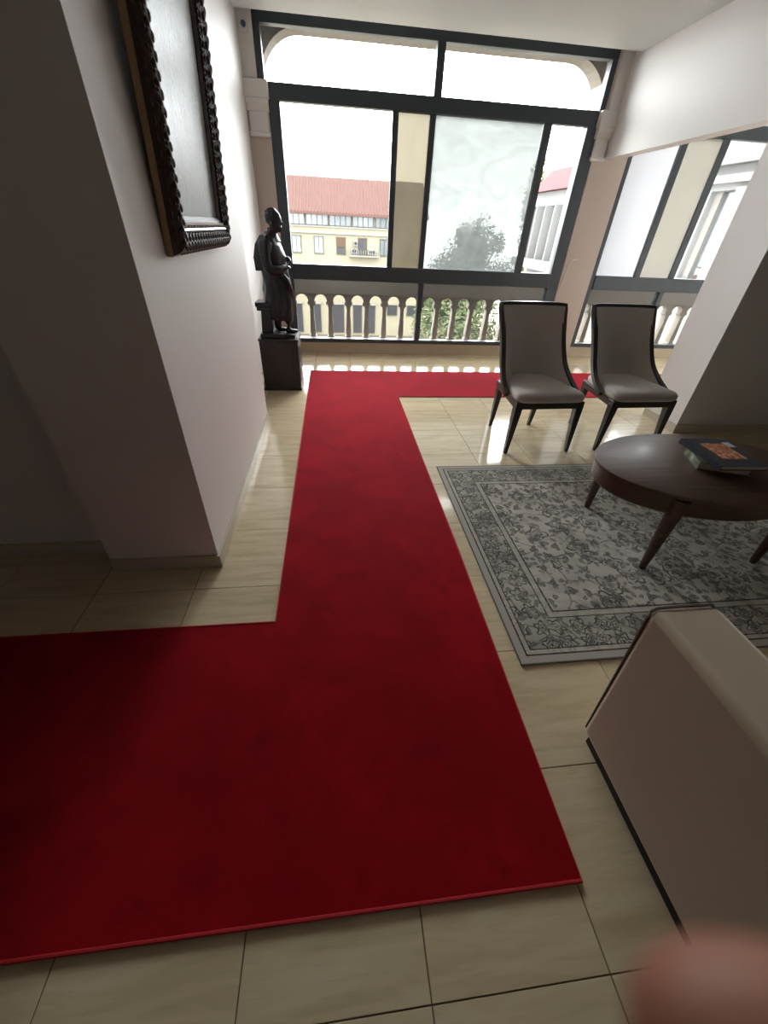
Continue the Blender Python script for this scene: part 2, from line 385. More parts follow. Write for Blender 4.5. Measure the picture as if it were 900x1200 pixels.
bar(4.53, 4.60, .19, .885, 'mullion', w2)
for x0, x1, dy in ((4.06, 4.14, 0), (4.59, 4.68, .03), (5.9, 5.97, 0)):
    bar(x0, x1, 1.05, 2.455, 'sash_stile', w2, WY0+dy, WY0+dy+.045)
pane(3.50, 5.25, 2.585, 2.965, G_CLEAR, w2); pane(5.33, 7.1, 2.585, 2.965, G_CLEAR, w2)
pane(3.50, 4.06, 1.05, 2.455, G_MILK, w2); pane(4.14, 4.59, 1.05, 2.455, G_BEIGE2, w2)
pane(4.68, 5.9, 1.05, 2.455, G_CLEAR, w2); pane(5.97, 7.1, 1.05, 2.455, G_CLEAR, w2)
pane(3.50, 4.53, .19, .885, G_LOW, w2); pane(4.60, 7.1, .19, .885, G_LOW, w2)
# plinth below the windows, pillar between them, pilasters with capitals
PLINTH = simple('cream_plinth_tile', (.52, .43, .31, 1), .3, .08, 8)
pl = struct(MB().box(-.84, 7.1, 5.79, 5.87, 0, .138).build('trim_1', PLINTH))
pil = struct(MB().box(3.01, 3.44, 5.765, 6.2, 0, 3.1).build('wall_window_pillar', PILASTER))
pil2 = struct(MB().box(-.86, -.70, 5.765, 6.2, 0, 3.1).build('wall_window_pilaster', PILASTER))
struct(MB().box(-.72, -.62, 5.772, 6.2, 0, 2.46).build('trim_2', PILASTER))
def capital(name, x0, x1, xi):
    r = struct(empty(name))
    MB().box(x0, x1, 5.70, 5.80, 2.45, 2.585).build('capital_block', MOULD, r, bevel=.008)
    MB().prism([(5.705, 2.45), (5.80, 2.45), (5.80, 2.36), (5.735, 2.36), (5.72, 2.37), (5.70, 2.41)], 'x', x0+.01, x1-.01).build('capital_cove', MOULD, r, smooth=30)
    MB().box(x0+.03, x1-.03, 5.735, 5.80, 2.20, 2.36).build('capital_neck', MOULD, r)
    MB().tube([(x0+.015, 5.745, 2.19), (x1-.015, 5.745, 2.19)], .022, 10).build('capital_bead', MOULD, r, smooth=40)
capital('trim_3', -.845, -.605, 0); capital('trim_4', 2.955, 3.155, 0)
struct(MB().box(3.03, 3.15, 5.73, 5.80, 2.58, 3.1).build('trim_5', MOULD)); struct(MB().box(-.845, -.70, 5.74, 5.80, 2.58, 3.1).build('trim_6', MOULD))
sn = tag(empty('wall_sensor', (-.775, 5.74, 2.93)), 'small round dark sensor on a white plate high on the pilaster', 'sensor')
MB().box(-.04, .035, -.012, 0, -.05, .045).build('plate', MOULD, sn, bevel=.004)
MB().prism([(.022*math.cos(a*math.pi/8), .022*math.sin(a*math.pi/8)) for a in range(16)], 'y', -.03, -.012).build('lens', simple('blue_lens', (.05, .07, .12, 1), .3), sn)
cb = tag(empty('loose_cable', (3.05, 5.76, 1.0)), 'thin white cable looped on the cream pillar between the windows', 'cable')
MB().tube([(.12, -.004, .22), (.05, -.006, .215), (.03, -.008, .19), (.02, -.006, .10), (-.005, -.006, .0), (-.02, -.006, -.12)], .006, 6).build('cable_run', MOULD, cb, smooth=40)

# ------------------------------------------------------------------ balcony: arched outer wall, balustrades
EXT = simple('cream_render', (0.1897, 0.1726, 0.1518, 1), .8, .06, 4, .1, 50, Specular_IOR_Level=.04)
def outer_wall(name, xa, xb, ox0, ox1):
    R, zt, zb = .42, 3.02, 0.0
    arc = [(ox0, zb)]
    arc += [(ox0 + R - R*math.cos(a*math.pi/20), zt - R + R*math.sin(a*math.pi/20)) for a in range(0, 11)]
    arc += [(ox1 - R + R*math.sin(a*math.pi/20), zt - R + R*math.cos(a*math.pi/20)) for a in range(0, 11)]
    arc += [(ox1, zb)]
    poly = [(xa, zb), (xa, 3.6), (xb, 3.6), (xb, zb)] + arc[::-1]
    return struct(MB().prism(poly, 'y', 6.0, 6.24).build(name, EXT))
outer_wall('wall_outer_arch', -1.3, 3.27, -.70, 3.08)
outer_wall('wall_outer_arch_side', 3.27, 7.3, 3.40, 7.1)
struct(MB().box(-1.3, 7.3, 5.86, 6.24, -.4, .0).build('balcony_ledge', EXT))
struct(MB().box(-1.3, 7.3, 5.86, 6.24, 3.10, 3.6).build('balcony_soffit', EXT))
def bal_profile(p):
    r = .084; hw = p/2; zs, zt, zb = .60, .69, .10
    half = [(hw, zt+.005)] + [(hw - r*math.sin(a*math.pi/16), zs + r*math.cos(a*math.pi/16)) for a in range(0, 9)]
    half += [(.054, .592), (.054, .562), (.030, .548), (.024, .50), (.026, .42), (.033, .30), (.037, .22), (.031, .165), (.050, .15), (.050, zb)]
    return half + [(-x, z) for x, z in half[::-1]]
bal_me = MB().prism(bal_profile(.2525), 'y', -.055, .055).mesh('baluster', EXT)
def balustrade(x0, n, label):
    r = tag(empty('balustrade', (x0, 6.12, 0)), label, 'balustrade', 'balcony balustrades')
    L = n * .2525
    MB().box(0, L, -.075, .075, .69, .98).build('handrail', EXT, r, bevel=.01)
    MB().box(0, L, -.075, .075, .0, .10).build('base_rail', EXT, r)
    for k in range(n): inst('baluster', bal_me, r, (.2525*(k+.5), 0, 0))
balustrade(-.70, 15, 'cream arched stone balustrade outside the wide window behind the statue')
balustrade(3.40, 14, 'cream arched stone balustrade outside the window beside the white pier')

# ------------------------------------------------------------------ red carpet
def carpet():
    r = tag(empty('red_carpet', (0, 0, 0)), 'long red pile carpet runner turning two corners on the tiled floor', 'carpet')
    t = .009
    xa, xb = -.307, .640; y0, y1, y2, y3 = .202, 1.158, 4.035, 4.915
    def piece(poly, mat):
        return MB().prism(poly, 'z', .0003, t).build('runner_section', mat, r)
    piece([(-3.6, y0), (xb, y0), (xa, y1), (-3.6, y1)], RED1)
    piece([(xb, y0), (xb+.012, 1.6), (xb+.006, 2.6), (xb+.004, y2), (xa-.012, y3), (xa-.004, 2.6), (xa, y1)], RED2)
    piece([(xa-.012, y3), (xb+.004, y2), (4.9, y2), (4.9, y3)], RED3)
    out = [(-3.6, y0), (xb, y0), (xb+.012, 1.6), (xb+.006, 2.6), (xb+.004, y2), (4.9, y2), (4.9, y3), (xa-.012, y3), (xa-.004, 2.6), (xa, y1), (-3.6, y1)]
    MB().tube([(x, y, .0062) for x, y in out], .0055, 6, closed=True).build('binding_edge', REDEDGE, r, smooth=40)
carpet()

# ------------------------------------------------------------------ patterned rug
RX0, RX1, RY0, RY1 = .733, 3.10, .863, 2.524
rug = tag(empty('area_rug', ((RX0+RX1)/2, (RY0+RY1)/2, 0)), 'grey distressed area rug with floral border under the oval table', 'rug')
RW, RD = RX1-RX0, RY1-RY0
MB().box(-RW/2, RW/2, -RD/2, RD/2, .0003, .0085).build('rug_pile', rug_mat(RW, RD), rug)
MB().tube([(-RW/2,-RD/2,.0055), (RW/2,-RD/2,.0055), (RW/2,RD/2,.0055), (-RW/2,RD/2,.0055)], .005, 6, closed=True).build('serged_edge', simple('grey_edge_yarn', (.16, .155, .145, 1), .9, .1, 80), rug)

# ------------------------------------------------------------------ chairs
def bez(P, n):
    out = []
    P = [Vector(p) for p in P]
    for i in range(len(P)-1):
        p0 = P[max(0, i-1)]; p1 = P[i]; p2 = P[i+1]; p3 = P[min(len(P)-1, i+2)]
        for k in range(n):
            t = k/n
            out.append(.5*((2*p1) + (p2-p0)*t + (2*p0-5*p1+4*p2-p3)*t*t + (3*p1-p0-3*p2+p3)*t**3))
    return out + [P[-1]]
def make_chair():
    r = empty('dining_chair')
    edge = bez([(.302,-.125,.440),(.299,-.06,.470),(.289,.03,.520),(.273,.125,.60),(.264,.195,.70),(.263,.26,.81),(.270,.32,.92),(.279,.36,1.0)], 3)
    n = len(edge); m = 13
    def surf(off, inset=0, zo=0):
        rows = []
        for i, p in enumerate(edge):
            t = i/(n-1); bow = .315*(1-t)**1.9 + .035
            row = []
            for j in range(m):
                s = -1 + 2*j/(m-1)
                q = abs(s)
                row.append((s*(p.x-inset), p.y + bow*(1-q**2.6) + off, p.z - zo))
            rows.append(row)
        return rows
    def shell(o0, o1, inset, i0=0):
        a = surf(o0, inset)[i0:]; b = surf(o1, inset)[i0:]
        mb = MB(); N = len(a)
        vs = [p for rw in a for p in rw] + [p for rw in b for p in rw]; K = N*m; fs = []
        for i in range(N-1):
            for j in range(m-1):
                q = (i*m+j, i*m+j+1, (i+1)*m+j+1, (i+1)*m+j); fs.append(q); fs.append(tuple(K+k for k in q[::-1]))
        for i in range(N-1):
            fs.append((i*m, (i+1)*m, K+(i+1)*m, K+i*m)); fs.append((i*m+m-1, K+i*m+m-1, K+(i+1)*m+m-1, (i+1)*m+m-1))
        for j in range(m-1):
            fs.append((j, K+j, K+j+1, j+1)); fs.append(((N-1)*m+j, (N-1)*m+j+1, K+(N-1)*m+j+1, K+(N-1)*m+j))
        return mb.add(vs, fs)
    shell(-.018, .020, .012).build('backrest', GREYFAB, r, smooth=50)
    shell(.021, .055, .002).build('outer_back', PALEFAB, r, smooth=50)
    top = edge[-1]
    path = [tuple(p) for p in edge]
    topc = [(top.x*(1-2*k/10), top.y + .035*(1-abs(1-2*k/10)**2.6), top.z+.004) for k in range(0, 11)]
    full = path + topc[1:-1] + [(-p[0], p[1], p[2]) for p in path[::-1]]
    rings = []
    P = [Vector(p) for p in full]
    for i, p in enumerate(P):
        t = (P[min(i+1, len(P)-1)] - P[max(i-1, 0)]).normalized()
        out = Vector((p.x, 0, max(0, p.z-.86)*3)) ; out = out - t*out.dot(t); out.normalize(); b = t.cross(out)
        if b.y < 0: b = -b
        wd, dp = .021, .020
        rings.append([p + out*(wd*.9) - b*dp*.8, p + out*wd + b*dp*.9, p - out*wd + b*dp*.9, p - out*wd*.9 - b*dp*.8])
    MB().loft(rings).build('back_frame', WOOD, r, smooth=30, bevel=.004)
    # seat rail
    def trap(w0, w1, y0, y1, z): return [(-w0, y0, z), (w0, y0, z), (w1, y1, z), (-w1, y1, z)]
    rail = MB()
    o0, o1 = trap(.283, .225, -.275, .265, .375), trap(.283, .225, -.275, .265, .432)
    rail.hexa(o0, o1)
    rail.build('seat_rail', WOOD, r, bevel=.006)
    rings = []
    for z, k in ((.430, .985), (.445, 1.02), (.468, 1.025), (.487, .97), (.497, .86), (.503, .62), (.505, .3)):
        ring = []
        for a in range(40):
            th = 2*math.pi*a/40; c, s_ = math.cos(th), math.sin(th)
            e = .28
            x = math.copysign(abs(c)**e, c); y = math.copysign(abs(s_)**e, s_)
            wy = .288 + (.215-.288)*(y+1)/2
            ring.append((x*wy*k, -.02 + y*.275*k, z + (.006 if z > .46 else 0)*(1-x*x)))
        rings.append(ring)
    MB().loft(rings).build('seat', GREYFAB, r, smooth=60)
    for sx in (-1, 1):
        def leg(tx, ty, bx, by, a, b, zt):
            return MB().hexa([(sx*bx-b, by-b, 0), (sx*bx+b, by-b, 0), (sx*bx+b, by+b, 0), (sx*bx-b, by+b, 0)],
                             [(sx*tx-a, ty-a, zt), (sx*tx+a, ty-a, zt), (sx*tx+a, ty+a, zt), (sx*tx-a, ty+a, zt)])
        leg(.252, -.245, .272, -.258, .030, .014, .40).build('leg', WOOD, r, bevel=.003)
        leg(.195, .235, .192, .285, .026, .014, .40).build('leg', WOOD, r, bevel=.003)
    return r
c1 = make_chair(); c1.location = (1.615, 3.015, 0); c1.rotation_euler.z = math.radians(2.5)
c2 = copy_tree(c1); c2.location = (2.425, 3.045, 0); c2.rotation_euler.z = math.radians(2.0)
tag(c1, 'grey upholstered dining chair with dark wood frame beside the red carpet', 'chair', 'grey dining chairs')
tag(c2, 'grey upholstered dining chair with dark wood frame beside the white pier', 'chair', 'grey dining chairs')

# ------------------------------------------------------------------ oval table
def ell(a, b, z, n=64, c=(0,0)): return [(c[0]+a*math.cos(2*math.pi*k/n), c[1]+b*math.sin(2*math.pi*k/n), z) for k in range(n)]
tb = tag(empty('coffee_table', (1.975, 1.668, .009)), 'oval dark walnut coffee table with tapered legs on the grey rug', 'table')
TA, TB, TZ = .598, .388, .482
MB().loft([ell(TA-.014, TB-.014, TZ-.026), ell(TA-.002, TB-.002, TZ-.021), ell(TA, TB, TZ-.012), ell(TA-.003, TB-.003, TZ-.003), ell(TA-.010, TB-.010, TZ)]).build('tabletop', TABLEWOOD, tb, smooth=40)
MB().loft([ell(TA-.030, TB-.030, TZ-.120), ell(TA-.018, TB-.018, TZ-.108), ell(TA-.016, TB-.016, TZ-.026), ell(TA-.08, TB-.08, TZ-.026), ell(TA-.08, TB-.08, TZ-.12), ell(TA-.030, TB-.030, TZ-.120)], cap=False).build('apron', TABLEWOOD, tb, smooth=40)
for sx in (-1, 1):
    for sy in (-1, 1):
        MB().loft([[(sx*(.338+.004)+r_*math.cos(a*math.pi/4+math.pi/8)*1.1, sy*.288+r_*math.sin(a*math.pi/4+math.pi/8)*1.1, z) for a in range(8)] for r_, z in ((.014, 0), (.017, .02), (.031, .30), (.036, .40), (.036, .455))]).build('leg', TABLEWOOD, tb, smooth=50)
# books
def book(name, loc, rz, w_, d_, h_, cover, paper, label, extra=None):
    b = tag(empty(name, loc, rz), label, 'book', 'books on the oval table')
    t = .003
    mb = MB(); mb.box(-w_/2, w_/2, -d_/2, d_/2, 0, t); mb.box(-w_/2, w_/2, -d_/2, d_/2, h_-t, h_); mb.box(-w_/2, -w_/2+t, -d_/2, d_/2, t, h_-t)
    mb.build('cover', cover, b)
    MB().box(-w_/2+t, w_/2-.006, -d_/2+.006, d_/2-.006, t, h_-t).build('page_block', paper, b)
    return b
PAPER = simple('book_paper', (.55, .53, .48, 1), .8, .1, 60, stretch=(1,1,30))
def greencov():
    m = NT('green_photo_cover'); co = m.coord()
    f = m.noise(co, 22, 4); c = m.ramp(f, [(.3, (.05, .06, .045)), (.5, (.13, .15, .08)), (.62, (.25, .27, .17)), (.75, (.5, .5, .45))])
    m.bsdf(Base_Color=c, Roughness=.3); return m.m
zt = .009 + TZ
b1 = book('book', (2.035, 1.66, zt+.0005), math.radians(-20), .25, .19, .042, greencov(), PAPER, 'thick green covered book lying flat on the table under another book')
NAVY = simple('slate_blue_cover', (.035, .042, .055, 1), .25, .1, 12)
b2 = book('book', (2.055, 1.675, zt+.043), math.radians(-3), .262, .315, .026, NAVY, PAPER, 'slate blue hardcover with a picture on its cover, on top of the green book')
def piccover():
    m = NT('cover_picture'); co = m.coord()
    f = m.noise(co, 28, 3, .5, dist=1.5)
    c = m.ramp(f, [(.28, (.10, .03, .02)), (.42, (.40, .13, .07)), (.54, (.55, .26, .16)), (.66, (.62, .45, .33)), (.8, (.2, .22, .10))])
    m.bsdf(Base_Color=c, Roughness=.25); return m.m
MB().box(-.075, .065, -.08, .10, 0, .0006).build('cover_picture', piccover(), b2, loc=(.01, .0, .026))
MB().box(-.02, .025, -.03, .03, 0, .0006).build('cover_badge', simple('white_print', (.5, .5, .52, 1), .3), b2, loc=(.098, .085, .026))

# ------------------------------------------------------------------ sofa
sf = tag(empty('sofa', (0, 0, 0)), 'beige suede sofa with block arm and dark piping', 'sofa')
def arm(x_out_b, x_out_t, x_in, y0, y1):
    return MB().hexa([(x_out_b, y0, .055), (x_in, y0, .055), (x_in, y1, .055), (x_out_b, y1, .055)], [(x_out_t, y0, .70), (x_in, y0, .70), (x_in, y1+.008, .70), (x_out_t, y1+.008, .70)])
arm(.828, .786, .975, -.42, .575).build('armrest', SOFAFAB, sf, bevel=.022, seg=4, smooth=60)
arm(3.07, 3.11, 2.92, -.42, .575).build('armrest', SOFAFAB, sf, bevel=.022, seg=4, smooth=60)
MB().box(.976, 2.919, -.42, .50, .075, .30).build('seat_base', SOFAFAB, sf, bevel=.02, seg=3)
for k in range(2): MB().box(.98+.97*k, 1.945+.97*k, -.16, .52, .301, .45).build('seat_cushion', CREAMFAB, sf, bevel=.04, seg=4, smooth=60)
MB().hexa([(.976,-.42,.30),(2.919,-.42,.30),(2.919,-.165,.30),(.976,-.165,.30)], [(.976,-.46,.78),(2.919,-.46,.78),(2.919,-.27,.78),(.976,-.27,.78)]).build('backrest', SOFAFAB, sf, bevel=.03, seg=3, smooth=60)
MB().box(.850, 3.05, -.40, .555, .0, .057).build('plinth', BLACK, sf)
MB().tube(bez([(.834,.571,.075),(.818,.574,.30),(.804,.577,.5),(.791,.579,.67),(.797,.579,.692),(.82,.579,.6995),(.93,.579,.6995),(.962,.578,.692),(.967,.574,.6),(.967,.57,.32)], 3), .0042, 6).build('piping', PIPING, sf, smooth=40)

# ------------------------------------------------------------------ framed picture on the column
CARVE = simple('carved_dark_wood', (.034, .017, .012, 1), .5, .5, 60, .2, 120)
GILT = simple('worn_gilt', (.30, .20, .10, 1), .38, .35, 40, metallic=.4)
SILV = simple('tarnished_silver_leaf', (.36, .30, .25, 1), .3, .25, 30, metallic=.6)
def canvas_mat():
    m = NT('varnished_canvas'); co = m.coord()
    v = m.mapping(co, (1, 9, 2.2)); f = m.noise(v, 9, 5, .65); g = m.noise(m.mapping(co, (1, 60, 14)), 5, 3)
    c = m.mix(m.step(m.noise(co, 2.2, 3), .35, .65), (.10, .115, .10, 1), (.20, .205, .18, 1))
    m.bsdf(Base_Color=c, Roughness=.28, Specular_IOR_Level=.10, Normal=m.bump(m.math('ADD', f, m.math('MULTIPLY', g, .6)),   .5, .006)); return m.m
PW, PH = .885, 1.32    # along the wall, up
pf = tag(empty('framed_picture', (-.630, 1.847, 1.338)), 'tall picture in a heavy carved dark frame hanging on the white column', 'picture')
pf.rotation_euler = (0, math.radians(2.9), 0)
# local: x out of the wall, y along the wall, z up
FW = .125
MB().box(.0, .022, .01, PW-.01, .01, PH-.01).build('backing_board', simple('raw_board', (.2, .14, .08, 1), .7), pf)
MB().box(.022, .026, FW-.01, PW-FW+.01, FW-.01, PH-FW+.01).build('canvas', canvas_mat(), pf)
def frame_side(a, b, length, along):
    """mitred frame member; profile across the frame (d from outer edge, height out of the wall)"""
    prof = [(0, .0), (0, .024), (.006, .040), (.014, .052), (.030, .062), (.045, .066), (.062, .060), (.075, .050), (.092, .050), (.100, .042), (.112, .040), (.125, .030), (.125, .022), (.125, 0)]
    mb = MB(); r0 = [(h, d, d) for d, h in prof]; 
    return prof
prof = frame_side(0, 0, 0, 0)
def member(which):
    rings = []
    for end in (0, 1):
        ring = []
        for d, h in prof:
            if which == 'bottom': p = (h, d if end == 0 else PW-d, d)
            elif which == 'top': p = (h, d if end == 0 else PW-d, PH-d)
            elif which == 'near': p = (h, d, d if end == 0 else PH-d)
            else: p = (h, PW-d, d if end == 0 else PH-d)
            ring.append(p)
        rings.append(ring)
    side = MB().loft(rings).build('frame_side', CARVE, pf, smooth=25)
    def along(d, h, t): # t metres from the member's start
        return {'bottom': (h, t, d), 'top': (h, t, PH-d), 'near': (h, d, t), 'far': (h, PW-d, t)}[which]
    L = PW if which in ('bottom', 'top') else PH
    # carved leaves on the crown of the profile, beads inside, rope at the lip
    lv = MB(); k = 0; t = .045
    while t < L-.045:
        c = along(.045 + (.012 if k % 2 else -.010), .064, t); lv.ball(c, (.007, .013, .014) if which in ('near', 'far') else (.007, .014, .013), 7, 5)
        c = along(.022 if k % 2 else .064, .056, t+.011); lv.ball(c, (.006, .009, .009), 6, 4); 
        for d_, h_ in ((.010, .040), (.030, .061), (.078, .050), (.090, .049)): lv.ball(along(d_, h_, t + .010*(k % 2)), (.007, .009, .009), 6, 4)
        t += .021; k += 1
    lv.build('leaf_carving', CARVE, side, smooth=60)
    bd = MB(); t = .105
    while t < L-.10: bd.ball(along(.098, .046, t), (.0065, .008, .008), 6, 4); t += .0175
    bd.build('bead_row', SILV if which in ('bottom', 'top') else CARVE, side, smooth=60)
    flat = along
    a0, a1 = along(.081, .052, .08), along(.081, .052, L-.08)
    MB().tube([a0, a1], .007, 6).build('silver_band', SILV if which == 'bottom' else CARVE, side, smooth=40)
    # gilt outer edge
    e0, e1 = along(-.002, .020, .0), along(-.002, .020, L)
    if which in ('near', 'far'): MB().box(.002, .024, e0[1]-.002, e0[1]+.002, 0, L).build('gilt_edge', GILT, side)
    else: MB().box(.002, .024, 0, L, e0[2]-.002, e0[2]+.002).build('gilt_edge', GILT, side)
for wh in ('near', 'far', 'bottom', 'top'): member(wh)

# ------------------------------------------------------------------ statue on pedestal
pd = tag(empty('pedestal', (-.575, 4.415, 0)), 'dark mahogany pedestal box standing beside the window under the statue', 'pedestal')
MB().box(-.19, .19, -.19, .19, .03, .49).build('body', MAHOG, pd, bevel=.004)
MB().box(-.198, .198, -.198, .198, 0, .03).build('base_moulding', MAHOG, pd, bevel=.004)
MB().box(-.196, .196, -.196, .196, .49, .512).build('top_slab', MAHOG, pd, bevel=.004)
for sy in (-1, 1): MB().box(-.13, .13, sy*.191-.004, sy*.191+.004, .08, .44).build('panel', MAHOG, pd, bevel=.006)
for sx in (-1, 1): MB().box(sx*.191-.004, sx*.191+.004, -.13, .13, .08, .44).build('panel', MAHOG, pd, bevel=.006)
st = tag(empty('statue', (-.575, 4.415, .5125)), 'black bronze statue of a robed standing man on the mahogany pedestal', 'statue')
# local frame: origin at pedestal top centre; figure faces +x
MB().box(-.175, .165, -.14, .14, 0, .035).build('base_plate', BRONZE, st, bevel=.004)
sl = MB().box(-.195, -.04, -.10, .10, .27, .31).box(-.185, -.05, -.09, .09, .235, .27).build('stool', BRONZE, st, bevel=.006)
MB().hexa([(-.165,-.075,.035),(-.055,-.075,.035),(-.055,.075,.035),(-.165,.075,.035)], [(-.15,-.07,.236),(-.06,-.07,.236),(-.06,.07,.236),(-.15,.07,.236)]).build('stool_support', BRONZE, sl, bevel=.006)
def ering(cx, cy, z, a, b, n=28, folds=0, ph=0, fd=.08):
    out = []
    for k in range(n):
        t = 2*math.pi*k/n; q = 1 + fd*math.sin(folds*t + ph) if folds else 1
        out.append((cx + a*q*math.cos(t), cy + b*q*math.sin(t), z))
    return out
fg = MB()
# gown: lower skirt to shoulders
fg.loft([ering(.018, 0, .150, .112, .10, 40, 9, 0, .06), ering(.026, 0, .20, .128, .112, 40, 9, .3, .07), ering(.028, 0, .30, .140, .118, 40, 9, .6, .07), ering(.026, 0, .42, .138, .115, 40, 8, 1, .06),
         ering(.020, 0, .52, .122, .115, 40, 7, 1.4, .05), ering(.010, 0, .60, .124, .128, 40, 5, 1.8, .03), ering(.006, 0, .70, .120, .150, 40), ering(-.006, 0, .77, .105, .165, 40), ering(-.012, 0, .82, .082, .140, 40), ering(.0, 0, .850, .055, .07, 40), ering(.010, 0, .868, .042, .05, 40)])
# neck and head, chin lowered
fg.loft([ering(.008, 0, .83, .046, .048), ering(.022, 0, .87, .042, .044), ering(.03, 0, .90, .044, .046)])
fg.ball((.054, 0, .962), (.064, .058, .074), 20, 14)
fg.ball((.068, 0, .905), (.045, .042, .042), 16, 10)          # jaw
fg.ball((.096, 0, .880), (.018, .021, .016), 10, 8)           # chin
fg.ball((.028, 0, .975), (.060, .058, .060), 16, 10)          # skull back
fg.ball((.102, 0, .974), (.018, .040, .011), 10, 8)           # brow
fg.loft([[(.106, -.006, .970), (.106, .006, .970), (.114, .004, .968), (.114, -.004, .968)], [(.106, -.013, .928), (.106, .013, .928), (.134, .006, .932), (.134, -.006, .932)], [(.100, -.011, .920), (.100, .011, .920), (.118, .006, .922), (.118, -.006, .922)]])   # nose
fg.ball((.107, 0, .908), (.014, .021, .006), 8, 6); fg.ball((.106, 0, .897), (.013, .018, .006), 8, 6)   # lips
for k in range(70):                                                            # cropped curls
    a_, b_ = random.uniform(.35, 1.5), random.uniform(0, 6.28)
    q = Vector((math.cos(a_)*math.cos(b_), math.cos(a_)*math.sin(b_), math.sin(a_)))
    if q.x > .62: continue
    fg.ball((.040 + q.x*.068, q.y*.060, .966 + q.z*.070), .0115, 6, 4)
for sy in (-1, 1): fg.ball((.042, sy*.058, .938), (.014, .008, .024), 8, 6)   # ears
fg.loft([ering(.0, 0, .800, .098, .120, 28), ering(.004, 0, .845, .072, .085, 28), ering(.010, 0, .872, .055, .062, 28)])   # collar of the mantle
# mantle over the back and the near shoulder, cut straight below the elbow
fg.loft([[(-.135,-.165,.575),(-.02,-.170,.58),(.0,-.135,.59),(-.03,.10,.58),(-.125,.15,.575)], [(-.140,-.165,.68),(-.015,-.175,.69),(.02,-.130,.70),(-.03,.12,.69),(-.13,.15,.68)],
         [(-.115,-.150,.78),(-.01,-.165,.79),(.035,-.11,.79),(0,.12,.79),(-.11,.14,.78)], [(-.075,-.09,.845),(-.01,-.10,.85),(.025,-.06,.85),(.01,.06,.85),(-.07,.09,.845)]])
# arms: near arm bent with the hand at the belt, far arm lifted across the chest
fg.tube(bez([(-.02,-.165,.80),(-.03,-.19,.70),(-.01,-.185,.60),(.07,-.15,.585),(.125,-.09,.60)], 4), [.058-.0018*i for i in range(17)], 12)
fg.tube(bez([(-.02,.15,.80),(.0,.18,.70),(.03,.165,.62),(.10,.09,.635),(.135,.02,.66)], 4), [.056-.0018*i for i in range(17)], 12)
fg.ball((.135,-.075,.605), (.030, .022, .018), 10, 8)
for k in range(4): fg.tube([(.145,-.085+.011*k,.612), (.165,-.070+.011*k,.606), (.170,-.060+.011*k,.592)], .0065, 6)
fg.tube([(.135,-.06,.62), (.155,-.045,.628)], .007, 6)
fg.ball((.142,.015,.665), (.024, .022, .024), 10, 8)
for k in range(4): fg.tube([(.150,.02-.011*k,.676-.004*k), (.170,.012-.011*k,.672-.004*k), (.172,.0-.011*k,.656-.004*k)], .0065, 6)
# sash of drapery falling from belt to knee with sweeping folds
for k, (r_, dy) in enumerate(((.020,-.06), (.017,-.03), (.018, 0), (.016, .03))):
    fg.tube(bez([(.07,-.13+.02*k,.57-.012*k), (.128,-.11+dy*.3,.52-.018*k), (.148,-.06+dy*.4,.46-.02*k), (.160,-.01+dy*.3,.395-.02*k), (.162,.02+dy*.3,.345)], 4), r_, 8)
fg.tube(bez([(-.02,-.115,.845),(.05,-.09,.77),(.09,-.06,.69),(.105,-.04,.62)], 4), .017, 8)   # lapel
fg.tube(bez([(.03,.06,.85),(.075,.05,.77),(.10,.02,.68),(.11,.0,.62)], 4), .017, 8)
# legs and shoes
fg.tube([(.095,-.04,.25), (.105,-.04,.15), (.102,-.04,.055)], [.060, .050, .040], 12); fg.ball((.135,-.04,.05), (.064, .031, .020), 14, 8); fg.ball((.100,-.04,.056), (.036, .030, .026), 12, 8)
fg.tube([(-.005,.05,.25), (-.012,.05,.15), (-.015,.05,.06)], [.052, .042, .032], 12); fg.ball((.02,.055,.05), (.060, .028, .019), 14, 8)
fo = fg.build('figure', BRONZE, st)
rm = fo.modifiers.new('remesh', 'REMESH'); rm.mode = 'VOXEL'; rm.voxel_size = .0058; rm.use_smooth_shade = True
sm = fo.modifiers.new('smooth', 'SMOOTH'); sm.factor = .5; sm.iterations = 3

# ------------------------------------------------------------------ outside: buildings, trees, ground
K = 65/28.0
def bz(z): return H + (z-H)*K
CREAM = simple('cream_facade', (0.102, 0.094, 0.069, 1), .85, .06, .8, Specular_IOR_Level=.04)
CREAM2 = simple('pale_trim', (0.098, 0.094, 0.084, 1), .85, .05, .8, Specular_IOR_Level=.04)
ROOFT = simple('red_clay_tile', (0.047, 0.026, 0.022, 1), .8, .18, 1.5, Specular_IOR_Level=.04)
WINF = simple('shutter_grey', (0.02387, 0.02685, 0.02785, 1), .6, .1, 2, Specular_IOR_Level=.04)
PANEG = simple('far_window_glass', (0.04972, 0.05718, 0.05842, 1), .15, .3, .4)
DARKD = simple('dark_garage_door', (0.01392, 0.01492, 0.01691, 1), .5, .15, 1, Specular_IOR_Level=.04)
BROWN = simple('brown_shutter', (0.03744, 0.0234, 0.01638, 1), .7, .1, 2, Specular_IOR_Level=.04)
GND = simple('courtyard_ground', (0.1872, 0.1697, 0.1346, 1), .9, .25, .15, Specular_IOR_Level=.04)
struct(MB().box(-120, 140, 6.6, 200, -13.2, -12.6).build('ground', GND))
ba = tag(empty('cream_building', (0, 65, -12.6)), 'long cream building with red tiled roof and rows of windows beyond the courtyard', 'building')
gz = 12.6
def bx(x): return x*K
wallX0, wallX1 = -30, 12.5
MB().box(wallX0, wallX1, .6, 11, 0, bz(2.0)+gz).build('wall', CREAM, ba)
ez, rz_ = bz(1.98)+gz, bz(3.40)+gz
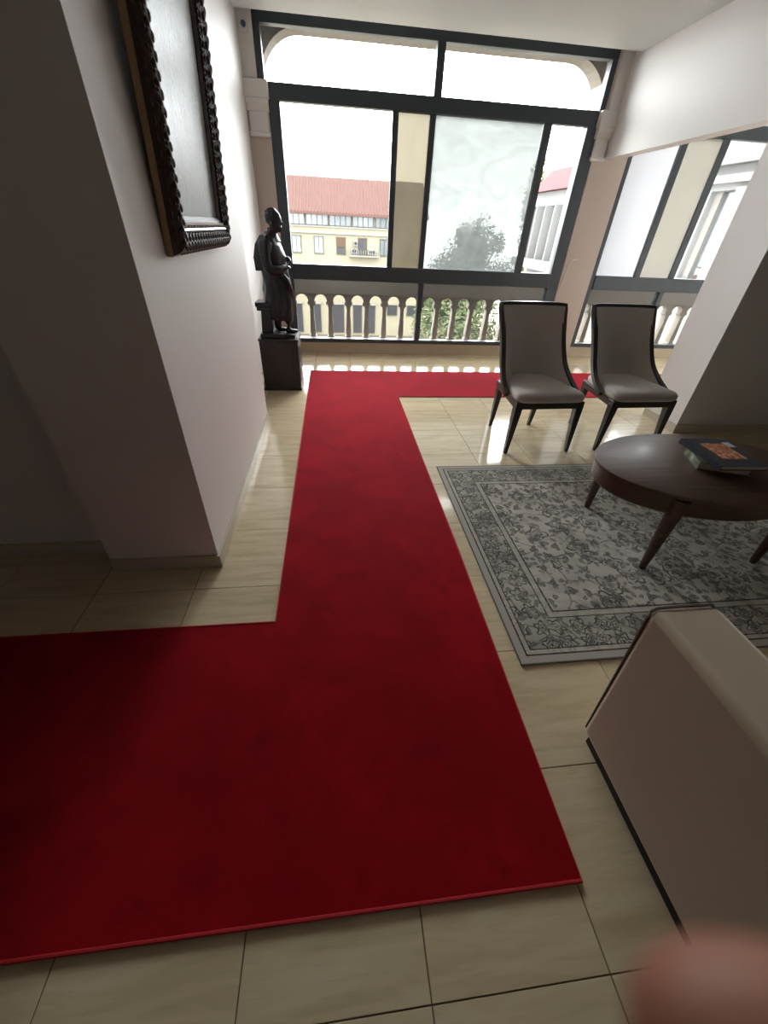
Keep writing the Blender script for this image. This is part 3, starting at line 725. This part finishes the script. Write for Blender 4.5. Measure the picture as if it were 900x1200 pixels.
MB().add([(wallX0-.5,-.1,ez),(wallX1+.5,-.1,ez),(wallX1+.5,6.5,rz_+.75),(wallX0-.5,6.5,rz_+.75),(wallX0-.5,12,ez),(wallX1+.5,12,ez),(wallX0-.5,-.1,ez-.25),(wallX1+.5,-.1,ez-.25),(wallX0-.5,12,ez-.25),(wallX1+.5,12,ez-.25)],
         [(0,1,2,3),(3,2,5,4),(0,6,7,1),(4,5,9,8),(0,3,4,8,6),(1,7,9,5,2),(6,8,9,7)]).build('roof', ROOFT, ba)
rr = ba.children[-1]
sl_ = math.atan2(rz_+.75-ez, 6.6); SLn = math.hypot(rz_+.75-ez, 6.6)
rib = MB()
x = -9.5
while x < wallX1:
    rib.tube([(x,-.1,ez+.02), (x,6.5,rz_+.77)], .09, 5); x += .42
o = rib.build('tile_rows', ROOFT, rr, smooth=60); o['kind'] = 'stuff'
MB().box(wallX0, wallX1, .35, .62, bz(1.00)+gz, bz(1.12)+gz).build('cornice', CREAM2, ba)
MB().box(wallX0, wallX1, .45, .62, bz(1.30)+gz, bz(1.36)+gz).build('string_course', CREAM2, ba)
def far_window(x0, x1, z0, z1, frame, n, mat=PANEG, head=None):
    X0_, X1_, Z0_, Z1_ = bx(x0), bx(x1), bz(z0)+gz, bz(z1)+gz
    w_ = MB(); t = .08
    w_.box(X0_-t, X1_+t, .44, .62, Z0_-t, Z0_); w_.box(X0_-t, X1_+t, .44, .62, Z1_, Z1_+t)
    for k in range(n+1):
        xx = X0_ + (X1_-X0_)*k/n; w_.box(xx-t/2, xx+t/2, .44, .62, Z0_, Z1_)
    f_ = w_.build('window', frame, ba)
    for k in range(n):
        a = X0_ + (X1_-X0_)*k/n + t/2; b = X0_ + (X1_-X0_)*(k+1)/n - t/2
        MB().box(a, b, .50, .62, Z0_, Z1_).build('pane', mat, f_)
    if head: MB().box(X0_, X1_, .42, .48, Z0_+(Z1_-Z0_)*.45, Z1_).build('blind', head, f_)
for k in range(-3, 4):
    a = -1.516 + 1.335*k
    far_window(a, a+1.24 if k < 2 else a+1.2, 1.41, 1.86, WINF, 4)
for k in range(-4, 5):
    a = -1.10 + 1.30*k
    if abs(a - 1.5) < .2: far_window(1.50, 1.98, .05, .83, BROWN, 2, WINF)
    else: far_window(a, a+.50, .04, .82, WINF if k != 1 else BROWN, 2, PANEG if k != 1 else WINF, BROWN if k == 1 else None)
for k in range(-4, 5):
    a = -1.10 + 1.30*k; far_window(a, a+.50, -1.55, -.75, WINF, 2)
for a, b in ((-2.46, -2.1), (-1.40, -.93), (-.23, .56), (1.17, 1.72), (2.1, 2.6)):
    f_ = MB().box(bx(a), bx(b), .45, .62, bz(-4.35)+gz, bz(-2.69)+gz).build('garage_door', DARKD, ba)
    MB().box(bx(a)-.2, bx(b)+.2, .40, .62, bz(-2.69)+gz, bz(-2.58)+gz).build('lintel', CREAM2, f_)
for a in (3.4, 4.72): far_window(a, a+.63, -3.21, -2.67, WINF, 1, DARKD)
MB().box(wallX0, wallX1, .3, .62, 0, bz(-4.5)+gz).build('base_course', simple('rough_stone_base', (0.0468, 0.04212, 0.0351, 1), .9, .3, 1.2, Specular_IOR_Level=.04), ba)
# little balcony and air conditioners
bl = MB().box(bx(.93), bx(2.75), -.35, .6, bz(-.06)+gz, bz(.0)+gz).build('balcony', CREAM2, ba)
for k in range(14): MB().box(bx(.95)+k*.32-.03, bx(.95)+k*.32+.03, -.35, -.28, bz(0)+gz, bz(.28)+gz).build('railing_bar', CREAM2, bl)
for (a, z) in ((1.05, .10), (1.22, .10), (2.1, .08), (2.3, .08), (1.2, .48)):
    ac = MB().box(bx(a), bx(a)+.5, -.1, .58, bz(z)+gz, bz(z)+gz+.55).build('air_conditioner', simple('ac_white', (0.09825, 0.09825, 0.0936, 1), .5, Specular_IOR_Level=.04) if 'ac_white' not in bpy.data.materials else bpy.data.materials['ac_white'], ba)
    MB().prism([(bx(a)+.25+.2*math.cos(q*math.pi/6), bz(z)+gz+.27+.2*math.sin(q*math.pi/6)) for q in range(12)], 'y', -.13, -.1).build('fan_grille', DARKD, ac)

# white wing to the right, facing the windows
WHITE = simple('white_facade', (0.1, 0.1, 0.097, 1), .8, .04, 1, Specular_IOR_Level=.04)
ROOF2 = simple('bright_red_roof', (0.049, 0.01, 0.0115, 1), .7, .1, 1, Specular_IOR_Level=.04)
wb = tag(empty('white_wing', (10, 0, -12.6)), 'white building wing with slatted gallery and bright red roof beside the courtyard', 'building')
kx = 10/9.0
def wz(z): return H + (z-H)*kx + gz
def wy(y): return y*kx
MB().box(.35, 9, wy(9), wy(21.5), 0, wz(2.48)).build('wall', WHITE, wb)
MB().box(0, 9, wy(13.2), wy(21.6), wz(2.46), wz(2.93)).build('fascia', WHITE, wb)
MB().box(-.55, 1, wy(13.2), wy(21.5), wz(.25), wz(.58)).build('gallery_slab', WHITE, wb)
y = 13.6
while y < 21.6:
    MB().box(-.25, .36, wy(y)-.05, wy(y)+.05, wz(.58), wz(2.46)).build('slat', WHITE, wb); y += .86
MB().add([(-.3, wy(13.0), wz(2.93)), (-.3, wy(21.3), wz(2.93)), (1.25, wy(20.9)+2.2, wz(2.93)+1.05), (1.25, wy(13.0), wz(2.93)+1.05), (9.3, wy(13.0), wz(2.93)), (9.3, wy(21.3)+2.2, wz(2.93))],
         [(0,1,2,3), (3,2,5,4), (1,5,2), (0,4,5,1), (0,3,4)]).build('roof', ROOF2, wb)
# nearer bay with a tall window
nb = MB().box(0, 3, wy(8.0), wy(13.2), 0, wz(.70)); nb.box(0, 3, wy(11.1), wy(13.2), wz(.70), wz(2.46)); nb.box(0, 3, wy(8.0), wy(10.3), wz(.70), wz(2.46)); nb.box(0, 3, wy(8.0), wy(13.2), wz(2.46), wz(4.2))
nb.build('bay_wall', WHITE, wb)
MB().box(-.22, 0, wy(8.0), wy(13.2), wz(2.58), wz(2.72)).build('cornice', WHITE, wb); MB().box(-.3, 0, wy(8.0), wy(13.2), wz(2.90), wz(3.0)).build('cornice', WHITE, wb)
MB().box(-.12, 0, wy(9.9), wy(10.28), wz(.5), wz(2.5)).build('pilaster_strip', WHITE, wb)
bw = MB().box(.25, .32, wy(10.3), wy(10.90), wz(.70), wz(2.46)).build('window', simple('wing_window_glass', (0.03978, 0.04446, 0.0468, 1), .2, .15, 2), wb)
MB().box(.16, .26, wy(10.90), wy(11.1), wz(.70), wz(2.46)).build('shutter', CREAM2, bw)
MB().box(.18, .26, wy(10.3), wy(10.74), wz(.70), wz(.80)).build('window_rail', BROWN, bw); MB().box(.18, .26, wy(10.3), wy(10.74), wz(.95), wz(.98)).build('window_rail', BROWN, bw)

# trees
def leaf_mat(name, a, b):
    m = NT(name); co = m.coord(); f = m.noise(co, 1.6, 3)
    c = m.mix(m.step(f, .35, .65), a, b)
    bs = m.n('ShaderNodeBsdfDiffuse', {'Color': c}).outputs[0]; tl = m.n('ShaderNodeBsdfTranslucent', {'Color': c}).outputs[0]
    m.t.links.new(m.n('ShaderNodeMixShader', {0: .35, 1: bs, 2: tl}).outputs[0], m.out.inputs[0]); return m.m
LEAF1 = leaf_mat('leaf_green', (.045, .06, .033, 1), (.085, .105, .055, 1)); LEAF2 = leaf_mat('leaf_yellow_green', (.06, .07, .016, 1), (.10, .105, .03, 1))
BARK = simple('bark', (.10, .075, .05, 1), .9, .3, 4)
def tree(loc, h, rx, rz, nleaf, mat, label, size=.15, base=None):
    t = tag(empty('courtyard_tree', loc), label, 'tree', 'trees in the courtyard')
    tr = MB().tube(bez([(0,0,0), (.1,.05,h*.4), (-.1,0,h*.75), (0,.1,h*.95)], 3), [.22, .21, .2, .19, .17, .15, .13, .11, .08, .05], 8)
    for k in range(5):
        a = k*1.3; tr.tube([(0,0,h*(.45+.08*k)), (rx*.5*math.cos(a), rx*.5*math.sin(a), h*(.62+.07*k))], [.09, .03], 6)
    tr.build('trunk', BARK, t, smooth=60)
    lf = MB(); cz = h - rz
    blobs = [(random.gauss(0, .42)*rx, random.gauss(0, .42)*rx, cz + random.uniform(-.8, .75)*rz, random.uniform(.28, .5)) for _ in range(16)]
    for k in range(nleaf):
        bx_, by_, bz_, br = random.choice(blobs)
        d = Vector((random.gauss(0,1), random.gauss(0,1), random.gauss(0,1))).normalized()*random.uniform(.5, 1)
        p = Vector((bx_ + d.x*br*rx, by_ + d.y*br*rx, bz_ + d.z*br*rz))
        u = Vector((random.gauss(0,1), random.gauss(0,1), random.gauss(0,.6))).normalized(); v = u.cross(d + Vector((.01,.02,.03))).normalized()
        s_ = size*random.uniform(.6, 1.2)
        lf.add([p - u*s_, p - v*s_*.4 + d*s_*.1, p + u*s_, p + v*s_*.4 + d*s_*.1], [(0,1,2,3)])
    me = bpy.data.meshes.new('foliage'); me.from_pydata(lf.v, [], lf.f); me.materials.append(mat)
    o = bpy.data.objects.new('foliage', me); COL.objects.link(o); o.parent = t
tree((5.4, 21, -12.6), 13.1, 2.3, 3.6, 9000, LEAF1, 'dense green tree in the courtyard behind the cream balustrade')
tree((8.9, 32, -12.6), 14.6, 3.0, 4.2, 13000, LEAF1, 'broad green tree with its crown showing through the dusty white pane')
tree((12.6, 38, -12.6), 14.6, 2.4, 3.2, 7000, LEAF1, 'green tree farthest back, beyond the end of the slatted gallery')
tree((3.2, 27, -12.6), 8.2, 2.0, 2.6, 6000, LEAF1, 'low green tree before the cream building')
tree((12.4, 28.0, -12.6), 17.3, 1.2, 3.2, 6000, LEAF2, 'yellow green treetop beside the bright red roof')

# ------------------------------------------------------------------ the photographer's hand, one fingertip before the lens
def cp(r_, d_, f_): return Vector((0, 0, H)) + CR*r_ + CD*d_ + CF*f_
def hand():
    vs, es, rad = [], [], []
    def v(p, r_): vs.append(tuple(cp(*p))); rad.append(r_); return len(vs)-1
    wr = v((.135, .165, -.085), .024); arm_ = v((.150, .245, -.13), .030); pm = v((.125, .120, -.045), .030)
    es += [(arm_, wr), (wr, pm)]
    def finger(root, pts, rs):
        a = v(root, rs[0]*1.25); es.append((pm, a)); last = a
        for p, r_ in zip(pts, rs): k = v(p, r_); es.append((last, k)); last = k
    finger((.098, .085, -.012), [(.078, .062, .008), (.052, .0505, .0225), (.0300, .0425, .0300), (.0195, .0446, .0310)], [.0098, .0094, .0092, .0068])
    finger((.112, .090, -.022), [(.100, .082, -.002), (.085, .085, .012), (.086, .098, .010)], [.0095, .009, .008])
    finger((.126, .097, -.030), [(.120, .092, -.010), (.108, .098, .004), (.106, .110, .002)], [.0092, .0086, .0078])
    finger((.138, .106, -.040), [(.136, .102, -.022), (.126, .108, -.010), (.122, .118, -.012)], [.0082, .0076, .007])
    finger((.104, .130, -.050), [(.080, .132, -.042), (.062, .122, -.026)], [.0105, .0095])
    me = bpy.data.meshes.new('person'); me.from_pydata(vs, es, [])
    skin = NT('skin'); co = skin.coord(); f = skin.noise(co, 120, 3)
    skin.bsdf(Base_Color=skin.mix(f, (.42, .17, .115, 1), (.55, .25, .17, 1)), Roughness=.55, Subsurface_Weight=.15, Subsurface_Radius=(.01, .004, .002))
    me.materials.append(skin.m)
    o = bpy.data.objects.new('person', me); COL.objects.link(o)
    md = o.modifiers.new('skin', 'SKIN'); md.use_smooth_shade = True
    for i, s_ in enumerate(me.skin_vertices[0].data): s_.radius = (rad[i], rad[i]); s_.use_root = (i == 2)
    sd = o.modifiers.new('sub', 'SUBSURF'); sd.levels = 2; sd.render_levels = 2
    tag(o, 'bare hand of the photographer with one blurred fingertip reaching into the corner', 'person')
hand()
